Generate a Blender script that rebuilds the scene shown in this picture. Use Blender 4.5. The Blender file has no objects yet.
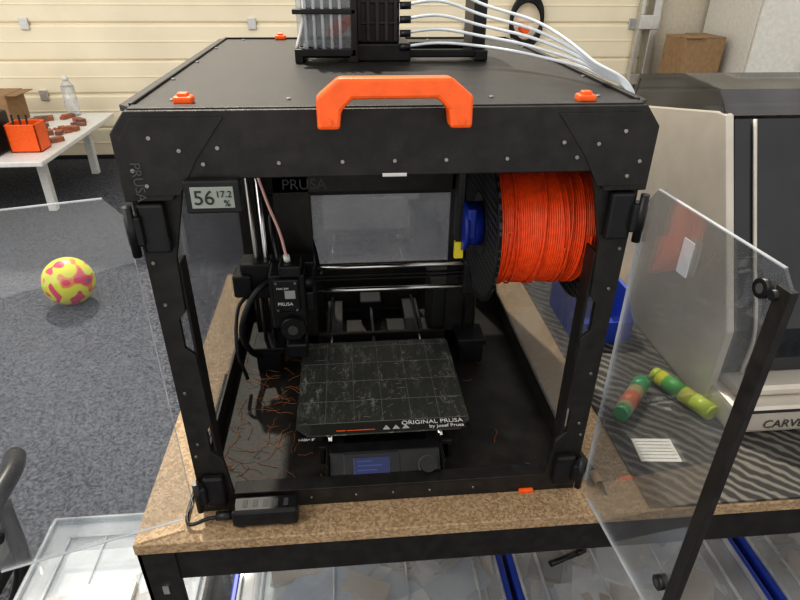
import bpy, bmesh, math, random
import numpy as np
from mathutils import Vector, Matrix
random.seed(7)
FL=-0.75
# ---------------------------------------------------------------- materials
MATS={}
def mat(name,col,rough=.5,metal=0.,noise=0.,nscale=40.,col2=None,bump=0.,bscale=200.,spec=.5):
    if name in MATS: return MATS[name]
    m=bpy.data.materials.new(name); m.use_nodes=True; nt=m.node_tree; b=nt.nodes['Principled BSDF']
    b.inputs['Base Color'].default_value=(*col,1); b.inputs['Roughness'].default_value=rough
    b.inputs['Metallic'].default_value=metal; b.inputs['Specular IOR Level'].default_value=spec
    tc=nt.nodes.new('ShaderNodeTexCoord')
    n=nt.nodes.new('ShaderNodeTexNoise'); n.inputs['Scale'].default_value=nscale; n.inputs['Detail'].default_value=6
    nt.links.new(tc.outputs['Object'],n.inputs['Vector'])
    cr=nt.nodes.new('ShaderNodeValToRGB'); e=cr.color_ramp.elements
    k=noise if noise else .06
    c2=col2 if col2 else tuple(min(1,c*(1+k)) for c in col)
    c1=col if col2 else tuple(c*(1-k) for c in col)
    e[0].position=.35; e[1].position=.65; e[0].color=(*c1,1); e[1].color=(*c2,1)
    nt.links.new(n.outputs['Fac'],cr.inputs['Fac']); nt.links.new(cr.outputs['Color'],b.inputs['Base Color'])
    if bump:
        n2=nt.nodes.new('ShaderNodeTexNoise'); n2.inputs['Scale'].default_value=bscale
        nt.links.new(tc.outputs['Object'],n2.inputs['Vector'])
        bp=nt.nodes.new('ShaderNodeBump'); bp.inputs['Strength'].default_value=bump; bp.inputs['Distance'].default_value=.002
        nt.links.new(n2.outputs['Fac'],bp.inputs['Height']); nt.links.new(bp.outputs['Normal'],b.inputs['Normal'])
    MATS[name]=m; return m
def acrylic(name,tint=(.93,.94,.95),haze=.06,gloss=.08,dcol=(.85,.87,.9)):
    m=bpy.data.materials.new(name); m.use_nodes=True; nt=m.node_tree; nt.nodes.clear()
    o=nt.nodes.new('ShaderNodeOutputMaterial'); t=nt.nodes.new('ShaderNodeBsdfTransparent'); t.inputs[0].default_value=(*tint,1)
    d=nt.nodes.new('ShaderNodeBsdfDiffuse'); g=nt.nodes.new('ShaderNodeBsdfGlossy'); g.inputs['Roughness'].default_value=.02
    d.inputs[0].default_value=(*dcol,1)
    m1=nt.nodes.new('ShaderNodeMixShader'); m2=nt.nodes.new('ShaderNodeMixShader')
    tc=nt.nodes.new('ShaderNodeTexCoord'); n=nt.nodes.new('ShaderNodeTexNoise'); n.inputs['Scale'].default_value=9; n.inputs['Detail'].default_value=4
    mr=nt.nodes.new('ShaderNodeMapRange'); mr.inputs['From Min'].default_value=.35; mr.inputs['From Max'].default_value=.7
    mr.inputs['To Min'].default_value=haze*.6; mr.inputs['To Max'].default_value=haze*1.5
    nt.links.new(tc.outputs['Object'],n.inputs['Vector']); nt.links.new(n.outputs['Fac'],mr.inputs['Value'])
    nt.links.new(mr.outputs[0],m1.inputs[0])
    fr=nt.nodes.new('ShaderNodeLayerWeight'); fr.inputs['Blend'].default_value=.25
    mm=nt.nodes.new('ShaderNodeMath'); mm.operation='MULTIPLY_ADD'; mm.inputs[1].default_value=.7; mm.inputs[2].default_value=gloss*.4
    nt.links.new(fr.outputs['Fresnel'],mm.inputs[0]); mc=nt.nodes.new('ShaderNodeMath'); mc.operation='MINIMUM'; mc.inputs[1].default_value=.5
    nt.links.new(mm.outputs[0],mc.inputs[0])
    nt.links.new(t.outputs[0],m1.inputs[1]); nt.links.new(d.outputs[0],m1.inputs[2])
    nt.links.new(mc.outputs[0],m2.inputs[0]); nt.links.new(m1.outputs[0],m2.inputs[1]); nt.links.new(g.outputs[0],m2.inputs[2])
    nt.links.new(m2.outputs[0],o.inputs[0]); MATS[name]=m; return m
black=mat('black_powder_steel',(.016,.0145,.013),.42,0,.3,60,bump=.25,bscale=900,spec=.38)
blackp=mat('black_plastic',(.009,.009,.010),.38,0,.3,60,spec=.38)
blackm=mat('black_matte',(.014,.014,.014),.75)
dgrey=mat('dark_grey',(.05,.05,.05),.5)
orange=mat('orange_plastic',(.86,.12,.012),.42,0,.08,80,bump=.1,bscale=300)
steel=mat('polished_steel',(.6,.6,.6),.22,1.)
screwm=mat('screw_steel',(.30,.29,.27),.35,1.)
alu=mat('aluminium',(.62,.62,.6),.4,.9)
silver=mat('silver_paint',(.52,.48,.42),.38,.3,.05,20)
white=mat('white_plastic',(.70,.70,.67),.45)
tubew=mat('ptfe_white',(.55,.59,.63),.3)
pink=mat('ptfe_pink',(.70,.42,.38),.35)
blue=mat('blue_plastic',(.012,.035,.30),.4)
bluebin=mat('blue_bin_plastic',(.015,.045,.32),.45)
lcdblue=mat('lcd_blue',(.006,.015,.085),.12)
yellow=mat('yellow_plastic',(.72,.62,.03),.4)
green=mat('green_plastic',(.03,.24,.09),.4)
paper=mat('paper',(.62,.61,.57),.8)
card=mat('cardboard',(.30,.19,.10),.85,0,.1,30)
cream=mat('cream_sectional_door',(.84,.75,.56),.5,0,.04,3)
cabw=mat('cabinet_white',(.68,.66,.60),.5)
wallm=mat('wall_paint',(.60,.55,.45),.8)
lcdgrey=mat('lcd_grey',(.24,.27,.24),.3)
glassdark=mat('smoked_glass',(.018,.020,.024),.06,0,.2,10)
clear=acrylic('clear_acrylic',haze=.030,gloss=.12,tint=(.95,.96,.965))
clear2=acrylic('clear_window',haze=.07)
rimm=acrylic('acrylic_polished_edge',tint=(.6,.66,.68),haze=.35,gloss=.3)
binm=acrylic('translucent_bin',tint=(.90,.93,.96),haze=.20,gloss=.12,dcol=(.92,.94,.97))
smoke=acrylic('smoked_cover',tint=(.20,.18,.16),haze=.05,gloss=.15)
scrap=mat('filament_scraps',(.38,.14,.05),.5)
filam=mat('filament_orange',(.86,.085,.010),.38,0,.12,120)
def nodes_of(m):
    nt=m.node_tree; return nt,nt.nodes['Principled BSDF'],[n for n in nt.nodes if n.type=='TEX_COORD'][0]
def ramp(nt,b,src,els,const=False):
    cr=nt.nodes.new('ShaderNodeValToRGB'); e=cr.color_ramp.elements
    if const: cr.color_ramp.interpolation='CONSTANT'
    e[0].position=els[0][0]; e[0].color=(*els[0][1],1); e[1].position=els[1][0]; e[1].color=(*els[1][1],1)
    for p,c in els[2:]:
        x=e.new(p); x.color=(*c,1)
    nt.links.new(src,cr.inputs[0]); nt.links.new(cr.outputs[0],b.inputs['Base Color'])
def chip():
    m=mat('chipboard',(.40,.25,.12),.65); nt,b,tc=nodes_of(m)
    v=nt.nodes.new('ShaderNodeTexVoronoi'); v.inputs['Scale'].default_value=320
    nt.links.new(tc.outputs['Object'],v.inputs['Vector'])
    sp=nt.nodes.new('ShaderNodeSeparateColor'); nt.links.new(v.outputs['Color'],sp.inputs[0])
    ramp(nt,b,sp.outputs[0],[(0,(.21,.135,.072)),(1,(.40,.29,.175))]); return m
wood=chip()
def carpetm():
    m=mat('carpet_blue_grey',(.10,.105,.12),.95); nt,b,tc=nodes_of(m); b.inputs['Specular IOR Level'].default_value=.1
    n=nt.nodes.new('ShaderNodeTexNoise'); n.inputs['Scale'].default_value=110; n.inputs['Detail'].default_value=4; n.inputs['Roughness'].default_value=.75
    nt.links.new(tc.outputs['Object'],n.inputs['Vector'])
    ramp(nt,b,n.outputs['Fac'],[(.38,(.026,.028,.034)),(.62,(.135,.142,.165))])
    bp=nt.nodes.new('ShaderNodeBump'); bp.inputs['Strength'].default_value=.35; nt.links.new(n.outputs['Fac'],bp.inputs['Height']); nt.links.new(bp.outputs[0],b.inputs['Normal'])
    return m
carpet=carpetm()
def ballm():
    m=mat('football_skin',(.7,.75,.05),.4); nt,b,tc=nodes_of(m)
    n=nt.nodes.new('ShaderNodeTexNoise'); n.inputs['Scale'].default_value=11; n.inputs['Detail'].default_value=1.2
    nt.links.new(tc.outputs['Object'],n.inputs['Vector'])
    ramp(nt,b,n.outputs['Fac'],[(0,(.62,.02,.10)),(.39,(.62,.62,.02)),(.57,(.65,.22,.02)),(.61,(.62,.02,.10)),(.67,(.02,.18,.15))],True); return m
ballmat=ballm()
def peim():
    m=mat('textured_steel_sheet',(.06,.06,.055),.42,.1); nt,b,tc=nodes_of(m)
    n=nt.nodes.new('ShaderNodeTexNoise'); n.inputs['Scale'].default_value=60; n.inputs['Detail'].default_value=14; n.inputs['Roughness'].default_value=.9
    mp=nt.nodes.new('ShaderNodeMapping'); mp.inputs['Scale'].default_value=(1,.3,1); mp.inputs['Rotation'].default_value=(0,0,.5)
    nt.links.new(tc.outputs['Object'],mp.inputs[0]); nt.links.new(mp.outputs[0],n.inputs['Vector'])
    ramp(nt,b,n.outputs['Fac'],[(.53,(.045,.047,.040)),(.65,(.40,.40,.38))]); return m
pei=peim()
def matm():
    m=mat('rubber_sun_streaks',(.03,.03,.03),.7); nt,b,tc=nodes_of(m)
    w=nt.nodes.new('ShaderNodeTexWave'); w.wave_type='BANDS'; w.bands_direction='DIAGONAL'; w.inputs['Scale'].default_value=26; w.inputs['Distortion'].default_value=5; w.inputs['Detail'].default_value=2
    nt.links.new(tc.outputs['Object'],w.inputs['Vector'])
    ramp(nt,b,w.outputs['Fac'],[(.35,(.012,.012,.012)),(.9,(.11,.10,.085))]); return m  # paler bands paint wavy sunlight streaks into the rubber colour
rubber=matm()
def carbonm():
    m=mat('perforated_card',(.02,.02,.02),.6); nt,b,tc=nodes_of(m); b.inputs['Specular IOR Level'].default_value=.2
    w=nt.nodes.new('ShaderNodeTexChecker'); w.inputs['Scale'].default_value=150
    w.inputs[1].default_value=(.003,.003,.003,1); w.inputs[2].default_value=(.045,.045,.047,1)
    mp=nt.nodes.new('ShaderNodeMapping'); mp.inputs['Rotation'].default_value=(.78,0,0)
    nt.links.new(tc.outputs['Object'],mp.inputs[0]); nt.links.new(mp.outputs[0],w.inputs['Vector'])
    nt.links.new(w.outputs['Color'],b.inputs['Base Color']); return m
carbon=carbonm()
# ---------------------------------------------------------------- geometry helpers
def link(o,parent,m):
    bpy.context.scene.collection.objects.link(o)
    if m and o.data is not None: o.data.materials.append(m)
    if parent: o.parent=parent
    return o
def empty(name,parent=None):
    o=bpy.data.objects.new(name,None); o.empty_display_size=.05; bpy.context.scene.collection.objects.link(o); o.parent=parent; return o
def frombm(bm,parent,name,m,smooth=False):
    me=bpy.data.meshes.new(name); bmesh.ops.recalc_face_normals(bm,faces=bm.faces); bm.to_mesh(me); bm.free()
    if smooth:
        for p in me.polygons: p.use_smooth=True
    return link(bpy.data.objects.new(name,me),parent,m)
def boxes(parent,name,lst,m,bev=.0012):
    bm=bmesh.new()
    for (x0,x1,y0,y1,z0,z1) in lst:
        t=bmesh.new(); bmesh.ops.create_cube(t,size=1)
        for v in t.verts: v.co=Vector(((x0+x1)/2+v.co.x*(x1-x0),(y0+y1)/2+v.co.y*(y1-y0),(z0+z1)/2+v.co.z*(z1-z0)))
        w=min(bev,.3*min(abs(x1-x0),abs(y1-y0),abs(z1-z0)))
        if w>0: bmesh.ops.bevel(t,geom=t.edges[:],offset=w,segments=2,affect='EDGES',profile=.5)
        me=bpy.data.meshes.new('t'); t.to_mesh(me); t.free(); bm.from_mesh(me); bpy.data.meshes.remove(me)
    return frombm(bm,parent,name,m)
def box(parent,name,x0,x1,y0,y1,z0,z1,m,bev=.0012): return boxes(parent,name,[(x0,x1,y0,y1,z0,z1)],m,bev)
def cylbm(bm,p0,p1,r,seg=20,r2=None):
    p0=Vector(p0);p1=Vector(p1); d=p1-p0; M=Matrix.Translation((p0+p1)/2)@d.to_track_quat('Z','Y').to_matrix().to_4x4()
    bmesh.ops.create_cone(bm,cap_ends=True,segments=seg,radius1=r,radius2=r if r2 is None else r2,depth=d.length,matrix=M)
def cyls(parent,name,lst,m,seg=20):
    bm=bmesh.new()
    for c in lst: cylbm(bm,c[0],c[1],c[2],seg,c[3] if len(c)>3 else None)
    o=frombm(bm,parent,name,m)
    for p in o.data.polygons: p.use_smooth=len(p.vertices)==4
    return o
def prism(parent,name,pts,axis,a,b,m,bev=0.):
    def P(p,t):
        return {'y':(p[0],t,p[1]),'x':(t,p[0],p[1]),'z':(p[0],p[1],t)}[axis]
    bm=bmesh.new(); A=[bm.verts.new(P(p,a)) for p in pts]; B=[bm.verts.new(P(p,b)) for p in pts]
    n=len(pts); bm.faces.new(A); bm.faces.new(B[::-1])
    for i in range(n): bm.faces.new((A[i],B[i],B[(i+1)%n],A[(i+1)%n]))
    bmesh.ops.recalc_face_normals(bm,faces=bm.faces)
    if bev: bmesh.ops.bevel(bm,geom=bm.edges[:],offset=bev,segments=2,affect='EDGES',profile=.5)
    return frombm(bm,parent,name,m)
def catmull(pts,n=8):
    P=[Vector(p) for p in pts]; P=[2*P[0]-P[1]]+P+[2*P[-1]-P[-2]]; out=[]
    for i in range(1,len(P)-2):
        a,b,c,d=P[i-1:i+3]
        for k in range(n):
            t=k/n; out.append(.5*((2*b)+(c-a)*t+(2*a-5*b+4*c-d)*t*t+(3*b-a-3*c+d)*t**3))
    out.append(P[-2]); return out
def tubebm(bm,pts,r,seg=8,n=8):
    pts=catmull(pts,n) if len(pts)>2 else [Vector(p) for p in pts]
    up=None; rings=[]
    for i,p in enumerate(pts):
        t=(pts[min(i+1,len(pts)-1)]-pts[max(i-1,0)]).normalized()
        if up is None: up=t.orthogonal().normalized()
        up=(up-t*up.dot(t)).normalized(); s=t.cross(up)
        rings.append([bm.verts.new(p+(up*math.cos(2*math.pi*k/seg)+s*math.sin(2*math.pi*k/seg))*r) for k in range(seg)])
    for a,b in zip(rings,rings[1:]):
        for k in range(seg): bm.faces.new((a[k],a[(k+1)%seg],b[(k+1)%seg],b[k]))
    bm.faces.new(rings[0][::-1]); bm.faces.new(rings[-1])
def tubes(parent,name,lst,m,seg=8,n=8):
    bm=bmesh.new()
    for pts,r in lst: tubebm(bm,pts,r,seg,n)
    return frombm(bm,parent,name,m,True)
def lathe_x(parent,name,prof,cy,cz,m,seg=64,smooth=True):
    bm=bmesh.new(); R=[]
    for x,r in prof: R.append([bm.verts.new((x,cy+r*math.cos(2*math.pi*k/seg),cz+r*math.sin(2*math.pi*k/seg))) for k in range(seg)])
    for a,b in zip(R,R[1:]):
        for k in range(seg): bm.faces.new((a[k],a[(k+1)%seg],b[(k+1)%seg],b[k]))
    return frombm(bm,parent,name,m,smooth)
def text(parent,name,s,size,loc,rot,m,ext=.0003,align='LEFT'):
    c=bpy.data.curves.new(name+'_c','FONT'); c.body=s; c.size=size; c.extrude=ext; c.align_x=align
    o=bpy.data.objects.new(name+'_t',c); bpy.context.scene.collection.objects.link(o)
    bpy.context.view_layer.update(); me=bpy.data.meshes.new_from_object(o.evaluated_get(bpy.context.evaluated_depsgraph_get()))
    bpy.data.objects.remove(o); me.name=name; me.materials.clear()
    me.transform(Matrix.Translation(loc)@Matrix.Rotation(rot[2],4,'Z')@Matrix.Rotation(rot[0],4,'X'))
    return link(bpy.data.objects.new(name,me),parent,m)
HP=math.pi/2
# ---------------------------------------------------------------- room
box(None,'floor',-5,6,-2.5,4.5,FL-.05,FL,carpet,0)
wb=boxes(None,'wall_back',[(-5,-4.2,4.3,4.45,FL,1.9),(2.35,6,4.3,4.45,FL,1.9),(-4.2,2.35,4.3,4.45,1.75,1.9)],wallm,0)
gd=empty('door_1'); L=[];S=[]
z=FL; k=0
while z<1.74:
    h=.25 if k%2 else .24
    L.append((-4.2,2.35,4.315,4.36,z+(.008 if k%2==0 else .003),min(z+h,1.75)-(.008 if k%2 else .003))); S.append((-4.2,2.35,4.33,4.37,z,min(z+h,1.75))); z+=h; k+=1
boxes(gd,'ribbed_panels',L,cream,.012); boxes(gd,'panel_core',S,cream,0)
boxes(gd,'panel_grooves',[(-4.2,2.35,4.311,4.318,FL+.125+i*.245-.004,FL+.125+i*.245+.004) for i in range(10)],cream,.002)
boxes(gd,'bottom_seal',[(-4.2,2.35,4.30,4.35,FL,FL+.03)],blackm,.004)
boxes(gd,'hinge_plates',[(x-.03,x+.03,4.30,4.316,zz-.04,zz+.04) for x in (-2.3,-.7,.9,2.2) for zz in (FL+.49,FL+.98)],alu,.004)
bm=bmesh.new()
for i in range(3):
    tubebm(bm,[(1.35+.12*math.cos(a),4.27,.27+.16*math.sin(a)-.02*i) for a in np.linspace(0,6.1,14)],.014,8,3)
frombm(bm,gd,'release_cable_coil',blackp,True); cyls(gd,'release_handle',[((1.33,4.32,.2),(1.33,4.2,.2),.03)],orange)
tr=empty('trim_1')
boxes(tr,'guide_rail',[(2.30,2.36,4.2,4.3,FL,1.9),(2.22,2.25,4.24,4.3,FL,1.9)],alu,.004)
boxes(tr,'bracket',[(2.2,2.36,4.19,4.21,-.2,-.12),(2.2,2.36,4.19,4.21,.2,.3)],alu,.004)
cb=empty('storage_cabinet')
boxes(cb,'carcass',[(2.75,4.6,3.62,4.25,FL,1.3)],cabw,.004)
boxes(cb,'doors',[(2.752+i*.46,2.752+i*.46+.45,3.59,3.615,FL+.06,1.29) for i in range(4)],cabw,.006)
boxes(cb,'handles',[(2.752+i*.46+(.40 if i%2==0 else .03),2.752+i*.46+(.415 if i%2==0 else .045),3.565,3.59,.0,.2) for i in range(4)],alu,.002)
bx=empty('cardboard_box')
boxes(bx,'shell',[(2.38,2.68,3.80,4.1,FL,.18)],card,.006); boxes(bx,'flap',[(2.38,2.52,3.78,3.9,.18,.186),(2.53,2.68,3.80,4.1,.18,.186)],card,.001)
# ---------------------------------------------------------------- low desk + clutter
dk=empty('white_side_table'); DZ=-.35
boxes(dk,'top',[(-3.4,-1.745,2.86,4.1,DZ-.03,DZ)],white,.006)
boxes(dk,'legs',[(-1.93,-1.88,3.15,3.2,FL,DZ-.03),(-1.93,-1.88,3.9,3.95,FL,DZ-.03),(-3.3,-3.25,3.15,3.2,FL,DZ-.03),(-3.3,-3.25,3.9,3.95,FL,DZ-.03)],white,.005)
boxes(dk,'apron',[(-3.3,-1.88,3.16,3.19,DZ-.09,DZ-.03),(-1.925,-1.885,3.15,3.95,DZ-.09,DZ-.03)],white,.004)
o1=empty('orange_pencil_holder')
boxes(o1,'walls',[(-1.99,-1.82,3.05,3.06,DZ,DZ+.16),(-1.99,-1.82,3.18,3.19,DZ,DZ+.16),(-1.99,-1.98,3.05,3.19,DZ,DZ+.16),(-1.83,-1.82,3.05,3.19,DZ,DZ+.16),(-1.99,-1.82,3.05,3.19,DZ,DZ+.01)],orange,.004)
cyls(o1,'pens',[((-1.96+i*.035,3.1,DZ+.02),(-1.97+i*.04,3.13,DZ+.20),.006) for i in range(3)],blackp,8)
o2=empty('tool_case'); boxes(o2,'body',[(-2.30,-2.02,2.95,3.2,DZ,DZ+.22)],blackp,.015); boxes(o2,'latches',[(-2.26,-2.22,2.935,2.95,DZ+.07,DZ+.13),(-2.09,-2.05,2.935,2.95,DZ+.07,DZ+.13)],orange,.004); tubes(o2,'handle',[([(-2.25,3.05,DZ+.21),(-2.23,3.05,DZ+.27),(-2.10,3.05,DZ+.27),(-2.08,3.05,DZ+.21)],.012)],orange)
o3=empty('cardboard_carton'); boxes(o3,'shell',[(-2.62,-2.28,3.72,3.98,DZ,DZ+.2)],card,.005); boxes(o3,'flaps',[(-2.62,-2.45,3.66,3.73,DZ+.19,DZ+.196),(-2.28,-2.21,3.73,3.97,DZ+.19,DZ+.196)],card,.001)
o4=empty('plastic_bottle'); cyls(o4,'body',[((-2.0,4.03,DZ),(-2.0,4.03,DZ+.2),.045),((-2.0,4.03,DZ+.2),(-2.0,4.03,DZ+.24),.045,.018)],binm); cyls(o4,'cap',[((-2.0,4.03,DZ+.24),(-2.0,4.03,DZ+.27),.02)],white)
bm=bmesh.new()
for i in range(60):
    x=random.uniform(-2.35,-1.82);y=random.uniform(3.26,3.66) if x<-2.2 else random.uniform(3.26,3.95);s=random.uniform(.015,.05)
    bmesh.ops.create_cube(bm,size=1,matrix=Matrix.Translation((x,y,DZ+s*.3))@Matrix.Rotation(random.random()*3,4,'Z')@Matrix.Diagonal((s*1.8,s,s*.6,1)))
pc=frombm(bm,None,'printed_parts_pile',mat('mixed_parts',(.45,.12,.04),.5,0,0,6,col2=(.08,.08,.08)))
tb=bmesh.new(); bmesh.ops.create_icosphere(tb,subdivisions=1,radius=1)
vs=[v.co.normalized() for v in tb.verts]; tb.free()
bm=bmesh.new(); bmesh.ops.create_icosphere(bm,subdivisions=5,radius=.11)
for v in bm.verts:
    d=v.co.normalized(); ds=sorted((d-w).length for w in vs); g=ds[1]-ds[0]
    if g<.035: v.co*=1-.012*(1-g/.035)
bl=frombm(bm,None,'football',ballmat,True); bl.location=(-1.331,1.953,FL+.1095)
# ---------------------------------------------------------------- workbench
wbn=empty('workbench')
box(wbn,'chipboard_top',-.333,1.45,-.048,.70,-.018,0,wood,.0015)
boxes(wbn,'steel_beams',[(-.325,1.44,-.044,-.02,-.075,-.018),(-.325,1.44,.67,.695,-.075,-.018),(-.328,-.30,-.02,.68,-.075,-.018),(1.41,1.44,-.02,.68,-.075,-.018),
 (-.325,1.44,-.04,-.015,-.66,-.61),(-.325,1.44,.67,.695,-.66,-.61),(-.328,-.30,-.02,.68,-.66,-.61)],black,.002)
boxes(wbn,'legs',[(-.332,-.285,-.046,-.040,FL,-.018),(-.332,-.326,-.046,0.0,FL,-.018),(-.332,-.285,.69,.696,FL,-.018),(1.40,1.446,-.046,-.040,FL,-.018),(1.44,1.446,-.046,0,FL,-.018),(1.40,1.446,.69,.696,FL,-.018)],black,.001)
boxes(wbn,'leg_slots',[(-.312,-.304,-.0475,-.0455,-.1-.04*i,-.085-.04*i) for i in range(12)],alu,0)
box(wbn,'lower_shelf',-.32,1.43,-.03,.69,-.615,-.605,wood,.001)
cont=[mat('parts_white',(.75,.74,.70),.6),mat('parts_beige',(.45,.33,.2),.6),mat('parts_black',(.02,.02,.02),.5),mat('parts_blue_grey',(.35,.42,.50),.5)]
def bin_(name,x0,x1,y0,y1,z0,z1,rim):
    e=empty(name); t=.003
    boxes(e,'tub',[(x0,x1,y0,y0+t,z0,z1),(x0,x1,y1-t,y1,z0,z1),(x0,x0+t,y0,y1,z0,z1),(x1-t,x1,y0,y1,z0,z1),(x0,x1,y0,y1,z0,z0+t)],binm,.001)
    boxes(e,'lid',[(x0-.008,x1+.008,y0-.008,y1+.008,z1,z1+.004)],binm,.0015)
    # raised rim, inset panel frame and two stiffening ribs
    R=[]
    for ins,h in ((0,.014),(.045,.009)):
        R+=[(x0+ins,x1-ins,y0+ins,y0+ins+.006,z1+.004,z1+h),(x0+ins,x1-ins,y1-ins-.006,y1-ins,z1+.004,z1+h),(x0+ins,x0+ins+.006,y0+ins+.006,y1-ins-.006,z1+.004,z1+h),(x1-ins-.006,x1-ins,y0+ins+.006,y1-ins-.006,z1+.004,z1+h)]
    for q in (.36,.64): R.append((x0+(x1-x0)*q-.002,x0+(x1-x0)*q+.002,y0+.051,y1-.051,z1+.004,z1+.008))
    boxes(e,'lid_rims',R,rimm,.0015)
    if rim: boxes(e,'clips',[(x1+.0,x1+.012,y0+.03,y1-.03,z1-.03,z1+.012),(x0-.012,x0,y0+.03,y1-.03,z1-.03,z1+.012)],rim,.003)
    for ci,cm in enumerate(cont):
        bm=bmesh.new()
        for i in range(9 if ci!=2 else 4):
            s=random.uniform(.04,.10)
            bmesh.ops.create_cube(bm,size=1,matrix=Matrix.Translation((random.uniform(x0+.08,x1-.08),random.uniform(y0+.09,y1-.09),z1-random.uniform(.03,.06)))@Matrix.Rotation(random.random()*3,4,'Z')@Matrix.Rotation(random.uniform(-.2,.2),4,'X')@Matrix.Diagonal((s*1.3,s*.8,s*.15,1)))
        frombm(bm,e,'contents',cm)
    boxes(e,'contents_base',[(x0+.012,x1-.012,y0+.012,y1-.012,z0+.006,z1-.075)],cont[0],.01)
    return e
bin_('storage_bin',-.70,-.36,-.02,.37,FL,-.42,None)
bin_('storage_bin',-.285,.225,-.03,.40,-.605,-.42,bluebin)
bin_('storage_bin',.26,.72,-.03,.40,-.605,-.42,bluebin)
bin_('storage_bin',.76,1.2,-.03,.40,-.605,-.42,bluebin)
boxes(None,'notebook',[(-.60,-.48,.06,.2,-.4105,-.402)],paper,.002)
pn=cyls(None,'marker_pen',[((.33,.17,-.4045),(.39,.19,-.4045),.006),((.39,.19,-.4045),(.41,.197,-.4045),.0065)],blackp,12)
ch=empty('office_chair')
tubes(ch,'armrest',[([(-.80,.47,-.315),(-.775,.40,-.30),(-.775,.30,-.30),(-.79,.2,-.31)],.022),([(-.76,.33,-.31),(-.735,.27,-.45),(-.80,.22,-.56),(-.95,.2,-.60)],.016),([(-1.35,.47,-.315),(-1.37,.4,-.30),(-1.37,.3,-.30),(-1.35,.2,-.31)],.022),([(-1.39,.33,-.31),(-1.41,.27,-.45),(-1.35,.22,-.56),(-1.2,.2,-.60)],.016)],blackp,12)
boxes(ch,'seat',[(-1.32,-.84,.0,.46,-.59,-.53)],blackm,.025)
boxes(ch,'backrest',[(-1.3,-.86,-.06,-.0,-.48,.1)],blackm,.025)
boxes(ch,'backrest_bar',[(-1.10,-1.06,-.04,-.02,-.56,-.45)],blackp,.005)
cyls(ch,'column',[((-1.08,.22,-.7),(-1.08,.22,-.58),.025)],steel)
tubes(ch,'star_base',[([(-1.08,.22,-.68),(-1.08+.26*math.cos(a),.22+.26*math.sin(a),-.70)],.015) for a in np.arange(5)*1.2566],blackp)
cyls(ch,'castors',[((-1.08+.26*math.cos(a)-.02,.22+.26*math.sin(a),-.725),(-1.08+.26*math.cos(a)+.02,.22+.26*math.sin(a),-.725),.025) for a in np.arange(5)*1.2566],blackp)
# ---------------------------------------------------------------- enclosure
X=.256; H=.524; D=.561
en=empty('printer_enclosure')
def front(sgn):
    o=[(X-.002,0),(X,H-.05),(X-.10,H-.05),(X-.10,H-.060),(X-.060,H-.062),(X-.050,H-.078),(X-.032,H-.15),(X-.030,.31),(X-.022,.30),(X-.022,.262),(X-.032,.252),(X-.034,.15),(X-.027,.14),(X-.027,.105),(X-.040,.09),(X-.046,.030),(X-.046,0)]
    return [(sgn*a,b) for a,b in o]
prism(en,'front_post_l',front(-1),'y',0,.006,black,.0008)
prism(en,'front_post_r',front(1),'y',0,.006,black,.0008)
hx=X+.003
prism(en,'header',[(-hx,H-.085),(-hx,H-.020),(-hx+.016,H),(hx-.016,H),(hx,H-.020),(hx,H-.085),(hx-.045,H-.085),(hx-.056,H-.064),(-hx+.056,H-.064),(-hx+.045,H-.085)],'y',-.009,.002,black,.0012)
boxes(en,'header_fold',[(-hx+.018,hx-.018,-.0045,.012,H-.002,H+.0015)],black,.0008)
boxes(en,'front_rails',[(-X+.045,X-.045,0,.006,0,.029),(-X+.06,X-.06,.0,.035,H-.062,H-.058),(-X+.045,X-.045,0,.022,.027,.030)],black,.0008)
boxes(en,'post_returns',[(-X,-X+.004,.004,.045,0,H-.03),(X-.004,X,.004,.045,0,H-.03)],black,.0006)
boxes(en,'post_inner_flange',[(-X+.030,-X+.033,.004,.03,.04,H-.16),(X-.033,X-.030,.004,.03,.04,H-.16)],black,.0006)
boxes(en,'back_posts',[(-X,-X+.035,D-.04,D,0,H-.005),(X-.035,X,D-.04,D,0,H-.005)],black,.001)
boxes(en,'side_rails',[(s*X-(.004 if s>0 else 0),s*X+(.004 if s<0 else 0),.04,D-.03,a,b) for s in (-1,1) for a,b in ((0,.045),(.455,H-.01))],black,.0006)
boxes(en,'side_windows',[(s*(X-.003)-.001,s*(X-.003)+.001,.045,D-.035,.04,.46) for s in (-1,1)],clear2,0)
for s in (-1,1):
    for (y,z,dy,dz) in ((.045,.045,1,1),(D-.04,.045,-1,1),(.045,.455,1,-1),(D-.04,.455,-1,-1)):
        prism(en,'gusset',[(y,z),(y+dy*.03,z),(y,z+dz*.03)],'x',s*(X-.0035),s*(X-.0005),black)
prism(en,'lid',[(-X+.02,.002),(X-.02,.002),(X-.001,.02),(X-.001,D-.01),(X-.01,D),(-X+.01,D),(-X+.001,D-.01),(-X+.001,.02)],'z',H-.006,H,black,.001)
boxes(en,'lid_rim',[(-X+.012,X-.012,D-.016,D-.012,H,H+.003),(-X+.012,-X+.016,.012,D-.012,H,H+.003),(X-.016,X-.012,.012,D-.012,H,H+.003)],black,.001)
boxes(en,'rear_panel',[(-X+.03,X-.03,D-.006,D,0,.09),(-X+.03,X-.03,D-.006,D,.24,H-.006),(-X+.03,-.12,D-.006,D,.085,.245),(.195,X-.03,D-.006,D,.085,.245)],black,.0008)
box(en,'rear_window',-.125,.20,D-.004,D-.002,.085,.245,acrylic('rear_window_acrylic',haze=.14,gloss=.35),0)
gp=mat('grey_print',(.06,.06,.06),.6)
box(en,'base_pan',-X+.003,X-.003,.004,D-.004,.002,.008,mat('pan_black',(.020,.017,.013),.5,0,.5,25,bump=.2,bscale=200),.0005)
cyls(en,'feet',[((a,b,0),(a,b,.003),.012) for a in(-.23,.23) for b in (.03,.53)],blackm)
sc=[]
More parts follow.
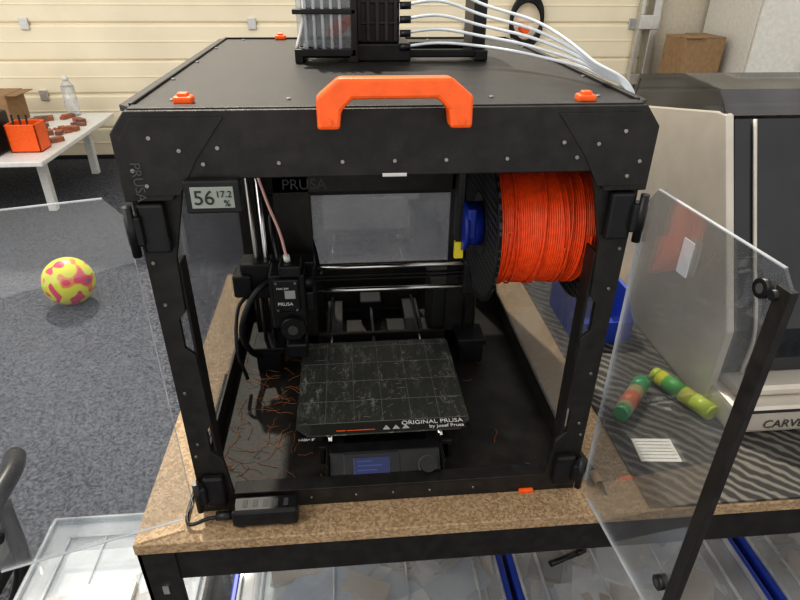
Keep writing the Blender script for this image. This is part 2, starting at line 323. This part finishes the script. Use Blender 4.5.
for s in (-1,1):
    for x,z in ((.20,.488),(.235,.455),(.225,.500),(.165,.49),(.18,.475),(.245,.47)): sc.append(((s*x,-.008,z),(s*x,-.0108,z),.0019))
    for x,z in ((.248,.37),(.245,.32),(.245,.2),(.243,.12),(.248,.1)): sc.append(((s*x,.001,z),(s*x,-.0018,z),.0018))
for x in (-.11,-.05,0,.05,.11): sc.append(((x,-.008,.475),(x,-.0108,.475),.0018)); sc.append(((x,.001,.015),(x,-.0018,.015),.0014))
for x in (-.21,-.1,0,.1,.21):
    for y in (.035,D-.035): sc.append(((x,y,H-.001),(x,y,H+.0018),.0022))
for y in (.15,.28,.42):
    for s in (-1,1): sc.append(((s*.236,y,H-.001),(s*.236,y,H+.0018),.0022))
cyls(en,'screws',sc,screwm,12)
for s in (-1,1):
    prism(en,'corner_plate',[(s*(X-.004),.445),(s*(X-.004),H-.025),(s*(X-.018),H-.006),(s*(X-.10),H-.006),(s*(X-.07),H-.045),(s*(X-.05),.445)],'y',-.0102,-.009,black,.0004)
boxes(en,'door_catch',[(-.012,.012,-.0105,-.008,H-.065,H-.061)],alu,.001)
o=text(en,'side_lettering','PRUSA',.013,(0,0,0),(HP,0,0),gp); o.data.transform(Matrix.Translation((-X+.010,-.0105,.478))@Matrix.Rotation(HP,4,'Y'))
for x,y in ((-.196,.022),(.188,.012),(-.150,.54)):
    boxes(en,'lid_clip',[(x-.009,x+.009,y-.007,y+.007,H,H+.007),(x-.005,x+.005,y-.004,y+.004,H+.006,H+.010)],orange,.002)
boxes(en,'foot_clip',[(.175,.195,-.004,.004,-.0,.006)],orange,.001)
hp=[(-.070,.0),(-.070,.028),(-.050,.044),(.050,.044),(.070,.028),(.070,.0),(.050,.0),(.048,.016),(.038,.026),(-.038,.026),(-.048,.016),(-.050,.0)]
hd=prism(en,'orange_handle',hp,'y',-.012,.011,orange,.003)
hd.data.transform(Matrix.Translation((-.001,-.0195,.509))@Matrix.Rotation(math.radians(-4),4,'X'))
cyls(en,'handle_bolts',[((x,-.029,.517),(x,-.0325,.517),.0032) for x in (-.061,.059)],orange)
hg=[]
for s in (-1,1):
    for z0,z1 in ((.385,.437),(.02,.07)):
        q=0 if z0>.2 else .006
        a,b=sorted((s*(X-.032-q),s*(X-.006-q))); hg.append((a,b,-.012,-.001,z0,z1))
        a,b=sorted((s*(X-.010-q),s*(X+.006-q))); hg.append((a,b,-.018,-.002,z0+.01,z1-.01))
boxes(en,'hinges',hg,blackp,.003)
cyls(en,'hinge_pins',[((s*(X-q),-.016,z0),(s*(X-q),-.016,z1),.0045) for s in (-1,1) for z0,z1,q in ((.385,.437,0),(.02,.07,.005))],blackp)
def door(name,hinge,ang,w=.235,z0=.012,z1=.447,fp=True):
    e=empty(name,en); TM=Matrix.Translation((hinge[0],hinge[1],0))@Matrix.Rotation(ang,4,'Z')
    def piece(nm,lst,m,bev=.0005):
        o=boxes(e,nm,lst,m,bev); o.data.transform(TM); return o
    o=prism(e,'acrylic_leaf',[(0,z0+.02),(0,z1-.02),(.015,z1),(w-.015,z1),(w,z1-.015),(w,z0+.015),(w-.015,z0),(.015,z0)],'y',-.0015,.0015,clear)
    o.data.transform(TM)
    piece('polished_edges',[(.015,w-.015,-.0016,.0016,z1-.0001,z1+.0010),(.015,w-.015,-.0016,.0016,z0-.0010,z0+.0001),(-.001,.0001,-.0016,.0016,z0+.02,z1-.02)],rimm,0)
    piece('edge_strip',[(w-.014,w+.001,-.004,.003,z0+.01,z1-.012)],black)
    o=cyls(e,'magnet_latches',[((w-.026,-.006,zz),(w-.026,.005,zz),.008) for zz in (z1-.022,z0+.055)]+[((w-.012,-.008,z1-.02),(w-.012,.006,z1-.02),.004)],blackp,24); o.data.transform(TM)
    o=cyls(e,'latch_caps',[((w-.026,-.0065,zz),(w-.026,-.006,zz),.004) for zz in (z1-.022,z0+.055)],dgrey,24); o.data.transform(TM)
    if fp: piece('finger_plate',[(w*.36,w*.36+.016,-.0028,-.0016,z1-.060,z1-.025)],rimm,.004)
door('enclosure_door_r',(X+.004,-.016),math.atan2(-.198,.014),w=.205)
door('enclosure_door_l',(-X-.004,-.016),math.pi+math.radians(17),fp=False)
# power adapter
pa=empty('power_adapter')
boxes(pa,'brick',[(-.210,-.126,-.034,-.0065,.004,.032)],blackp,.004)
boxes(pa,'vents',[(-.196+.013*i,-.190+.013*i,-.026,-.014,.0315,.0323) for i in range(5)],dgrey,.0005)
tubes(pa,'cable',[([(-.212,-.02,.014),(-.24,-.022,.012),(-.27,-.02,.006),(-.272,.06,.004),(-.272,.3,.004)],.0025)],blackp)
cyls(pa,'plug',[((-.232,-.02,.013),(-.209,-.02,.014),.006)],blackp)
boxes(pa,'rubber_pads',[(-.205,-.195,-.03,-.01,0,.0045),(-.147,-.137,-.03,-.01,0,.0045)],blackm,.0005)
# hygrometer
hy=empty('digital_hygrometer'); hq=-.009
boxes(hy,'case',[(-.200,-.148,hq-.010,hq+.0,.429,.462)],blackp,.002); boxes(hy,'screen',[(-.194,-.154,hq-.0112,hq-.0098,.435,.456)],lcdgrey,.0005)
dg=mat('lcd_ink',(.015,.015,.015),.5)
text(hy,'digits_big','56',.020,(-.192,hq-.0116,.439),(HP,0,0),dg); text(hy,'digits_temp','17.2',.009,(-.171,hq-.0116,.446),(HP,0,0),dg); text(hy,'unit','%',.009,(-.164,hq-.0116,.437),(HP,0,0),dg)
# ---------------------------------------------------------------- 3D printer
pr=empty('desktop_printer')
boxes(pr,'y_extrusions',[(-.095,-.065,.06,.50,.014,.040),(.055,.085,.06,.50,.014,.040)],black,.001)
boxes(pr,'cross_plates',[(-.10,.09,.06,.066,.014,.046),(-.10,.09,.495,.501,.014,.055)],black,.001)
cyls(pr,'y_rods',[((-.085,.07,.044),(-.085,.49,.044),.004),((.075,.07,.044),(.075,.49,.044),.004)],steel)
boxes(pr,'y_motor',[(-.03,.012,.45,.49,.014,.056),(-.012,-.006,.10,.46,.042,.046)],blackp,.002)
boxes(pr,'printer_feet',[(x,x+.02,y,y+.02,.008,.015) for x in (-.09,.06) for y in (.08,.46)],blackm,.001)
boxes(pr,'frame_uprights',[(-.165,-.108,.345,.353,.010,.40),(.122,.172,.345,.353,.010,.40),(-.165,.172,.345,.353,.320,.40),(-.165,.172,.345,.353,.010,.05)],black,.001)
text(pr,'frame_lettering','PRUSA',.024,(-.150,.3445,.326),(HP,0,0),gp)
cyls(pr,'z_rods',[((-.182,.315,.04),(-.182,.315,.38),.004),((.150,.315,.04),(.150,.315,.38),.004)],steel)
cyls(pr,'z_leadscrews',[((-.198,.318,.04),(-.198,.318,.36),.0036),((.167,.318,.04),(.167,.318,.36),.0036)],screwm,10)
boxes(pr,'z_motors',[(-.215,-.172,.295,.340,.010,.050),(.142,.185,.295,.340,.010,.050)],blackp,.003)
boxes(pr,'z_mounts',[(-.218,-.165,.29,.345,.050,.062),(.138,.188,.29,.345,.050,.062),(-.205,-.165,.30,.35,.37,.385),(.14,.18,.30,.35,.37,.385)],blackp,.002)
boxes(pr,'x_end_left',[(-.222,-.170,.293,.335,.158,.222),(-.235,-.205,.285,.325,.165,.205)],blackp,.004)
boxes(pr,'x_end_right',[(.140,.180,.295,.335,.150,.215)],blackp,.004)
cyls(pr,'x_rods',[((-.18,.300,.208),(.15,.300,.208),.004),((-.18,.300,.166),(.15,.300,.166),.004)],steel)
boxes(pr,'x_belt',[(-.2,.16,.297,.303,.186,.188),(-.2,.16,.297,.303,.193,.195)],blackp,0)
boxes(pr,'extruder_body',[(-.172,-.118,.245,.30,.130,.225),(-.164,-.126,.235,.25,.165,.222),(-.176,-.104,.29,.325,.145,.225),(-.155,-.130,.25,.29,.10,.135),(-.155,-.122,.24,.28,.222,.242),(-.120,-.106,.262,.30,.15,.185)],blackp,.003)
cyls(pr,'extruder_screws',[((x,.2345,z),(x,.2325,z),.002) for x in (-.160,-.131) for z in (.170,.217)],screwm,10)
cyls(pr,'part_fan',[((-.140,.232,.135),(-.140,.25,.135),.019)],blackp,32)
cyls(pr,'fan_hub',[((-.140,.229,.135),(-.140,.233,.135),.008)],dgrey,20)
boxes(pr,'fan_duct',[(-.154,-.120,.235,.27,.078,.105)],blackp,.004)
text(pr,'extruder_label','PRUSA',.008,(-.160,.2342,.178),(HP,0,0),white); boxes(pr,'extruder_tag',[(-.148,-.132,.2335,.235,.190,.204)],mat('tag_grey',(.3,.3,.3),.6),.0003)
text(pr,'extruder_label_2','FAN 24V',.005,(-.160,.2342,.206),(HP,0,0),white)
cyls(pr,'hotend',[((-.142,.27,.066),(-.142,.27,.1),.007),((-.142,.27,.0605),(-.142,.27,.067),.001,.005)],screwm)
cyls(pr,'idler_gear',[((-.122,.262,.205),(-.106,.262,.205),.012)],blackp,20)
cyls(pr,'tube_fitting',[((-.142,.26,.240),(-.143,.26,.252),.005)],white)
tubes(pr,'ptfe_feed',[([(-.143,.26,.25),(-.150,.262,.29),(-.166,.27,.34),(-.18,.29,.40),(-.17,.33,.47)],.0022)],pink)
cable=[([(-.165,.29,.20),(-.2,.27,.18),(-.225,.26,.12),(-.215,.28,.06),(-.19,.33,.02)],.005),([(-.205,.30,.17),(-.23,.28,.15),(-.235,.25,.09),(-.225,.25,.03)],.003),([(-.16,.30,.22),(-.17,.36,.28),(-.12,.42,.22),(-.10,.46,.06)],.005)]
tubes(pr,'cable_loom',cable,blackp,10)
boxes(pr,'control_box',[(-.23,-.10,.42,.46,.008,.13)],blackp,.004); boxes(pr,'power_supply',[(.10,.16,.36,.46,.008,.13)],mat('psu_black',(.02,.02,.02),.5,.3),.003)
boxes(pr,'bed_carriage',[(-.09,.08,.12,.26,.047,.050)],black,.001)
boxes(pr,'heater_plate',[(-.133,.119,.076,.30,.052,.055)],blackp,.0008)
prism(pr,'steel_sheet',[(-.133,.088),(-.133,.300),(-.128,.305),(.114,.305),(.119,.300),(.119,.088),(.114,.083),(.102,.070),(-.115,.070),(-.128,.083)],'z',.0565,.0585,pei,.0004)
G=[]
for i in range(1,6): x=-.133+i*.252/6; G.append((x-.0003,x+.0003,.095,.300,.0585,.05875))
for j in range(5): y=.095+j*.205/4.2; G.append((-.130,.116,y-.0003,y+.0003,.0585,.05875))
gr=mat('print_grey',(.20,.20,.18),.6)
boxes(pr,'sheet_grid',G,gr,0)
bm=bmesh.new()
for i in range(90):
    x=random.uniform(-.125,.105); y=random.uniform(.10,.295); a=random.gauss(.5,.5); l=random.uniform(.002,.014)
    x2=min(max(x+l*math.cos(a),-.13),.115); y2=min(max(y+l*math.sin(a),.097),.3)
    tubebm(bm,[(x,y,.0586),((x+x2)/2+random.uniform(-.001,.001),(y+y2)/2,.0586),(x2,y2,.0586)],.00020,4,3)
frombm(bm,pr,'sheet_scratches',mat('scratch_pale',(.36,.36,.34),.7))
wp=mat('print_white',(.75,.75,.72),.6)
boxes(pr,'sheet_label_field',[(-.112,.112,.0712,.0935,.0584,.05858)],mat('sheet_dark',(.022,.023,.020),.45),0)
text(pr,'sheet_text','ORIGINAL PRUSA',.0115,(.109,.0840,.0587),(0,0,0),wp,.0002,'RIGHT'); text(pr,'sheet_text_2','by Josef Prusa',.009,(.109,.0748,.0587),(0,0,0),wp,.0002,'RIGHT')
boxes(pr,'sheet_logo_row',[(-.075,-.062,.077,.079,.0585,.0588),(-.06,-.02,.077,.0785,.0585,.0588)],orange,0)
for i in range(3): prism(pr,'warning_mark',[(-.009+i*.014,.076),(.002+i*.014,.076),(-.0035+i*.014,.085)],'z',.0585,.0588,mat('print_mid',(.45,.45,.43),.6))
boxes(pr,'sheet_tag',[(-.130,-.095,.0695,.0705,.050,.0575)],blackp,.0003); text(pr,'sheet_tag_text','>ABS< 8°',.006,(-.129,.0690,.0515),(HP,0,0),wp,.0001)
cyls(pr,'bed_screws',[((x,y,.0585),(x,y,.0592),.003) for x in (-.12,.105) for y in (.1,.29)],screwm,12)
# LCD unit with sloped face
prism(pr,'lcd_housing',[(.008,.009),(.008,.016),(.046,.0475),(.066,.0475),(.066,.009)],'x',-.086,.070,blackp,.002)
LT=Matrix.Translation((0,.008,.016))@Matrix.Rotation(math.atan2(.0315,.038),4,'X')
def lp(nm,lst,m,bev=.0004):
    o=boxes(pr,nm,lst,m,bev); o.data.transform(LT)
lp('lcd_bezel',[(-.066,.012,.005,.047,-.001,.0018)],blackp,.001)
lp('lcd_screen',[(-.052,-.002,.013,.041,.001,.0025)],lcdblue)
lp('lcd_glyphs',[(-.047,-.047+.02+.007*(i%3),.017+.006*i,.0185+.006*i,.0025,.0027) for i in range(4)],mat('lcd_text',(.02,.05,.2),.4),0)
o=cyls(pr,'lcd_knob',[((.050,.026,.0),(.050,.026,.014),.011),((.050,.026,.014),(.050,.026,.0145),.008)],blackp,24); o.data.transform(LT)
o=cyls(pr,'lcd_knob_ring',[((.050,.026,.0),(.050,.026,.002),.0135)],dgrey,24); o.data.transform(LT)
boxes(pr,'lcd_supports',[(-.090,-.086,.02,.075,.008,.048),(.070,.074,.02,.075,.008,.048)],blackp,.001)
# ---------------------------------------------------------------- spool + holder
sp=empty('filament_spool'); cy,cz=.125,.352
def ring(nm,x,t,r,m,ri=.026): return lathe_x(sp,nm,[(x,ri),(x,r-.001),(x+.0008,r),(x+t-.0008,r),(x+t,r-.001),(x+t,ri),(x,ri)],cy,cz,m,96,False)
ring('flange_l',.120,.004,.100,carbon); ring('flange_r',.243,.004,.100,carbon)
ring('flange_rim_l',.1195,.001,.1003,blackp,.094); ring('core_ring',.1192,.002,.040,blackp,.028)
prof=[(.124,.026)]
nn=46
for i in range(nn):
    x0=.124+.119*i/nn; dx=.119/nn; R=.075+.0012*math.sin(i*.5)
    for k in range(5):
        a=math.pi*k/4; prof.append((x0+dx*(.5-.5*math.cos(a)),R+dx*.45*math.sin(a)))
prof.append((.243,.026))
lathe_x(sp,'filament_winding',prof,cy,cz,filam,96,True)
W=[]
for j in range(14):
    x0=random.uniform(.130,.236); x1=min(max(x0+random.uniform(-.02,.02),.129),.238); ph=random.uniform(-.2,.4)
    W.append(([(x0+(x1-x0)*t,cy+.0775*math.cos(-math.pi*(ph+1.1*t)),cz+.0775*math.sin(-math.pi*(ph+1.1*t))) for t in np.linspace(0,1,16)],.0012))
tubes(sp,'loose_wraps',W,filam,6,3)
sh=empty('spool_holder')
cyls(sh,'hub',[((.100,cy,cz),(.119,cy,cz),.028),((.095,cy,cz),(.101,cy,cz),.034)],blue,40)
cyls(sh,'axle',[((.09,cy,cz),(.249,cy,cz),.010)],blackp)
boxes(sh,'arm',[(.088,.098,cy-.012,cy+.012,cz-.02,cz+.164),(.088,.25,cy-.012,cy+.012,cz+.151,cz+.164)],blackp,.002)
boxes(sh,'arm_tab',[(.098,.110,cy-.03,cy-.012,cz-.01,cz+.03)],blue,.003)
boxes(sh,'yellow_label',[(.087,.0985,cy-.013,cy-.006,cz-.043,cz-.02)],yellow,.0005)
# ---------------------------------------------------------------- filament scraps
bm=bmesh.new()
def scrapat(x,y,z,s):
    a=random.random()*6.28; p=[Vector((x,y,z))]
    for k in range(4):
        a+=random.uniform(-.6,.6); p.append(p[-1]+Vector((math.cos(a)*s,math.sin(a)*s,random.uniform(-.002,.003))))
    for q in p: q.z=max(q.z,.0088); q.x=max(min(q.x,.24),-.24); q.y=min(max(q.y,.015),.5)
    tubebm(bm,p,.0004,5,4)
for i in range(75): scrapat(random.gauss(-.19,.028),random.uniform(.05,.36),.0088+random.random()*.004,random.uniform(.004,.014))
for i in range(60): scrapat(random.uniform(-.2,.2),random.uniform(.03,.45),.0088,random.uniform(.001,.006))
frombm(bm,None,'filament_scraps',scrap,True)
# ---------------------------------------------------------------- multi filament unit on the lid
mm=empty('filament_buffer_unit')
boxes(mm,'base_frame',[(-.100,.150,.285,.295,H+.004,H+.014),(-.100,.150,.375,.385,H+.004,H+.014),(-.03,.045,.28,.39,H,H+.022),(.133,.150,.28,.39,H,H+.014),(-.108,-.095,.28,.39,H,H+.014)],blackp,.002)
boxes(mm,'drive_block',[(-.028,.030,.285,.385,H+.02,H+.118)],blackp,.004)
boxes(mm,'drive_front_ribs',[(-.026+.012*i,-.021+.012*i,.279,.286,H+.025,H+.11) for i in range(5)]+[(-.028,.030,.281,.286,H+.045+.025*k,H+.049+.025*k) for k in range(3)],black,.001)
boxes(mm,'upper_rail',[(.03,.148,.31,.36,H+.085,H+.10),(.132,.150,.30,.37,H+.005,H+.10)],blackp,.003)
whitet=acrylic('milky_cassette',tint=(.8,.83,.85),haze=.30,gloss=.1)
for i in range(6):
    y=.283+.019*i; zt=H+.016; q=.005*i
    prism(mm,'cassette_plate',[(-.104+q,zt+.004),(-.030,zt-.004),(-.030,zt+.095),(-.085,zt+.105),(-.104+q,zt+.06)],'y',y,y+.003,whitet,.0006)
    tubes(mm,'cassette_spine',[([(-.106+q,y,zt+.0),(-.094+q*.6,y,zt+.045),(-.098+q*.6,y,zt+.105)],.0022)],white if i%2==0 else blackp)
    boxes(mm,'cassette_spacer',[(-.098+q,-.036,y+.006,y+.012,zt+.01,zt+.09)],blackp,.001)
boxes(mm,'front_fins',[(-.094+.011*k,-.090+.011*k,.270,.281,H+.014,H+.11) for k in range(5)],whitet,.001)
boxes(mm,'cassette_rails',[(-.108,-.028,.268,.281,H+.008,H+.017),(-.034,-.026,.268,.286,H+.010,H+.115),(-.108,-.028,.268,.281,H+.058,H+.064)],blackp,.001)
boxes(mm,'front_feet',[(-.108,-.098,.268,.29,H,H+.01),(-.036,-.026,.268,.29,H,H+.012)],blackp,.001)
T=[]
for i in range(5):
    zs=H+.018+.0165*i
    T.append(([(.030,.280,zs),(.08,.270,zs+.006),(.135,.25,H+.022+.012*i),(.190,.19,H+.018+.009*i),(.236-.003*i,.105,H+.010+.004*i),(.262+.002*i,.07,H-.02),(.272+.002*i,.10,H-.2)],.0019))
tubes(mm,'ptfe_tubes',T,tubew,8,10)
cyls(mm,'tube_collars',[((.030,.28,H+.018+.0165*i),(.044,.278,H+.0185+.0165*i),.0045) for i in range(5)],blackp)
# ---------------------------------------------------------------- rubber mat and CNC
box(None,'rubber_mat',.345,1.40,-.045,.62,0,.004,rubber,.001)
cn=empty('desktop_milling_machine'); x0,x1=.525,1.0; mz=.004
side=[(.62,mz),(.62,.394),(.32,.445),(.298,.445),(.150,.150),(.150,mz)]
prism(cn,'side_panel_l',side,'x',x0,x0+.014,silver,.003); prism(cn,'side_panel_r',side,'x',x1-.014,x1,silver,.003)
boxes(cn,'back_panel',[(x0+.012,x1-.012,.60,.618,mz,.39)],silver,.002)
boxes(cn,'base',[(x0+.004,x1-.004,.080,.61,mz,.052),(x0+.02,x1-.02,.11,.60,.052,.07)],silver,.008)
boxes(cn,'base_shadow_gap',[(x0+.03,x1-.03,.078,.085,.046,.049)],blackp,.001)
wpz=[(.150,.072),(.152,.150),(.20,.245),(.25,.345),(.296,.438)]
pr_=[(a,b) for a,b in wpz]+[(a+.006,b+.0) for a,b in wpz[::-1]]
prism(cn,'front_window',pr_,'x',x0+.015,x1-.015,glassdark)
tubes(cn,'window_frame_edge',[([(x0+.045,p[0]-.004,p[1]) for p in wpz],.003)],silver)
lidp=[(.30,.442),(.33,.475),(.45,.480),(.60,.455),(.62,.395),(.612,.395),(.594,.448),(.45,.473),(.335,.468),(.308,.440)]
prism(cn,'smoked_lid',lidp,'x',x0+.001,x1-.001,smoke)
prism(cn,'smoked_lid_end',[(.30,.445),(.33,.475),(.45,.480),(.60,.455),(.62,.398)],'x',x0+.002,x0+.005,smoke)
boxes(cn,'gantry',[(x0+.03,x1-.03,.36,.44,.25,.33),(x0+.16,x0+.26,.30,.36,.16,.36)],black,.006)
text(cn,'lettering','CARVERA',.022,(x0+.055,.0788,.016),(HP,0,0),dgrey)
bb=empty('blue_parts_bin'); a0,a1,b0,b1=.375,.485,.345,.50
prism(bb,'side_l',[(b0,.006),(b1,.006),(b1,.095),(b0+.05,.095),(b0+.0,.05)],'x',a0,a0+.003,bluebin,.0005); prism(bb,'side_r',[(b0,.006),(b1,.006),(b1,.095),(b0+.05,.095),(b0,.05)],'x',a1-.003,a1,bluebin,.0005)
boxes(bb,'walls',[(a0,a1,b1-.003,b1,.006,.095),(a0,a1,b0,b0+.003,.006,.05),(a0,a1,b0,b1,.004,.008),(a0-.004,a0,b0+.05,b1,.089,.095),(a1,a1+.004,b0+.05,b1,.089,.095)],bluebin,.001)
def glue(p,q,body,cap,lab):
    e=empty('glue_stick'); p=Vector(p);q=Vector(q);d=(q-p).normalized();Lq=(q-p).length
    cyls(e,'tube',[(p+d*.012,p+d*(Lq*.70),.0135)],body,32); cyls(e,'cap',[(p+d*Lq*.70,q-d*.003,.0142),(q-d*.003,q,.0142,.012)],cap,32); cyls(e,'twist_base',[(p,p+d*.012,.0125)],cap,32)
    cyls(e,'label_band',[(p+d*(Lq*.22),p+d*(Lq*.52),.0137)],lab,32)
glue((.372,.125,.0185),(.445,.205,.0185),mat('glue_body_beige',(.30,.26,.13),.4),green,mat('label_red',(.38,.10,.05),.5))
glue((.475,.225,.0185),(.52,.115,.0185),mat('glue_yellow',(.50,.50,.03),.4),mat('cap_lime',(.40,.50,.04),.4),mat('label_green',(.06,.30,.06),.5))
n_=empty('paper_note'); boxes(n_,'sheet',[(-.030,.030,-.024,.024,.0,.0006)],paper,0); boxes(n_,'ruled_lines',[(-.026,.026,-.018+.007*i,-.017+.007*i,.0006,.0007) for i in range(6)],dgrey,0); n_.location=(.402,.058,.0042); n_.rotation_euler=(0,0,-.1)
kn=empty('craft_knife'); 
cyls(kn,'handle',[((.275,.10,.006),(.288,.02,.006),.006)],blackp); cyls(kn,'wood_grip',[((.288,.02,.006),(.291,.0,.006),.0058)],mat('beech',(.5,.33,.18),.6)); cyls(kn,'tip',[((.291,.0,.006),(.294,-.02,.004),.005,.001)],blackp)
# ---------------------------------------------------------------- light
w=bpy.data.worlds.new('World'); bpy.context.scene.world=w; w.use_nodes=True
bg=w.node_tree.nodes['Background']; bg.inputs[0].default_value=(1.0,.97,.93,1); bg.inputs[1].default_value=.88
s=bpy.data.lights.new('sun','SUN'); s.energy=3.6; s.angle=.03; s.color=(1,.92,.78)
so=bpy.data.objects.new('sun',s); bpy.context.scene.collection.objects.link(so)
so.rotation_euler=Vector((.22,-.72,-.95)).to_track_quat('-Z','Y').to_euler()
a=bpy.data.lights.new('fill_light','AREA'); a.energy=80; a.size=3; a.color=(1,.96,.9)  # unseen soft fill, added to brighten the back wall from the front
ao=bpy.data.objects.new('fill_light',a); bpy.context.scene.collection.objects.link(ao); ao.location=(-3,-1.0,2.6)
ao.rotation_euler=(Vector((-.6,3,0))-ao.location).to_track_quat('-Z','Y').to_euler()
# ---------------------------------------------------------------- camera
yaw,pit,rol,F=0.0932,0.5190,0.0087,594.27
f=Vector((math.sin(yaw)*math.cos(pit),math.cos(yaw)*math.cos(pit),-math.sin(pit)))
r=Vector((math.cos(yaw),-math.sin(yaw),0)); u=r.cross(f)
r2=r*math.cos(rol)+u*math.sin(rol); u2=-r*math.sin(rol)+u*math.cos(rol)
cd=bpy.data.cameras.new('camera'); cd.sensor_width=36; cd.lens=F*36/800; cd.clip_start=.02
co=bpy.data.objects.new('camera',cd); bpy.context.scene.collection.objects.link(co)
M=Matrix((r2,u2,-f)).transposed().to_4x4(); M.translation=(-0.0462,-0.5702,0.6420); co.matrix_world=M
bpy.context.scene.camera=co
vs_=bpy.context.scene.view_settings
vs_.view_transform='Standard'; vs_.exposure=.12
try: vs_.look='Medium High Contrast'
except Exception: pass
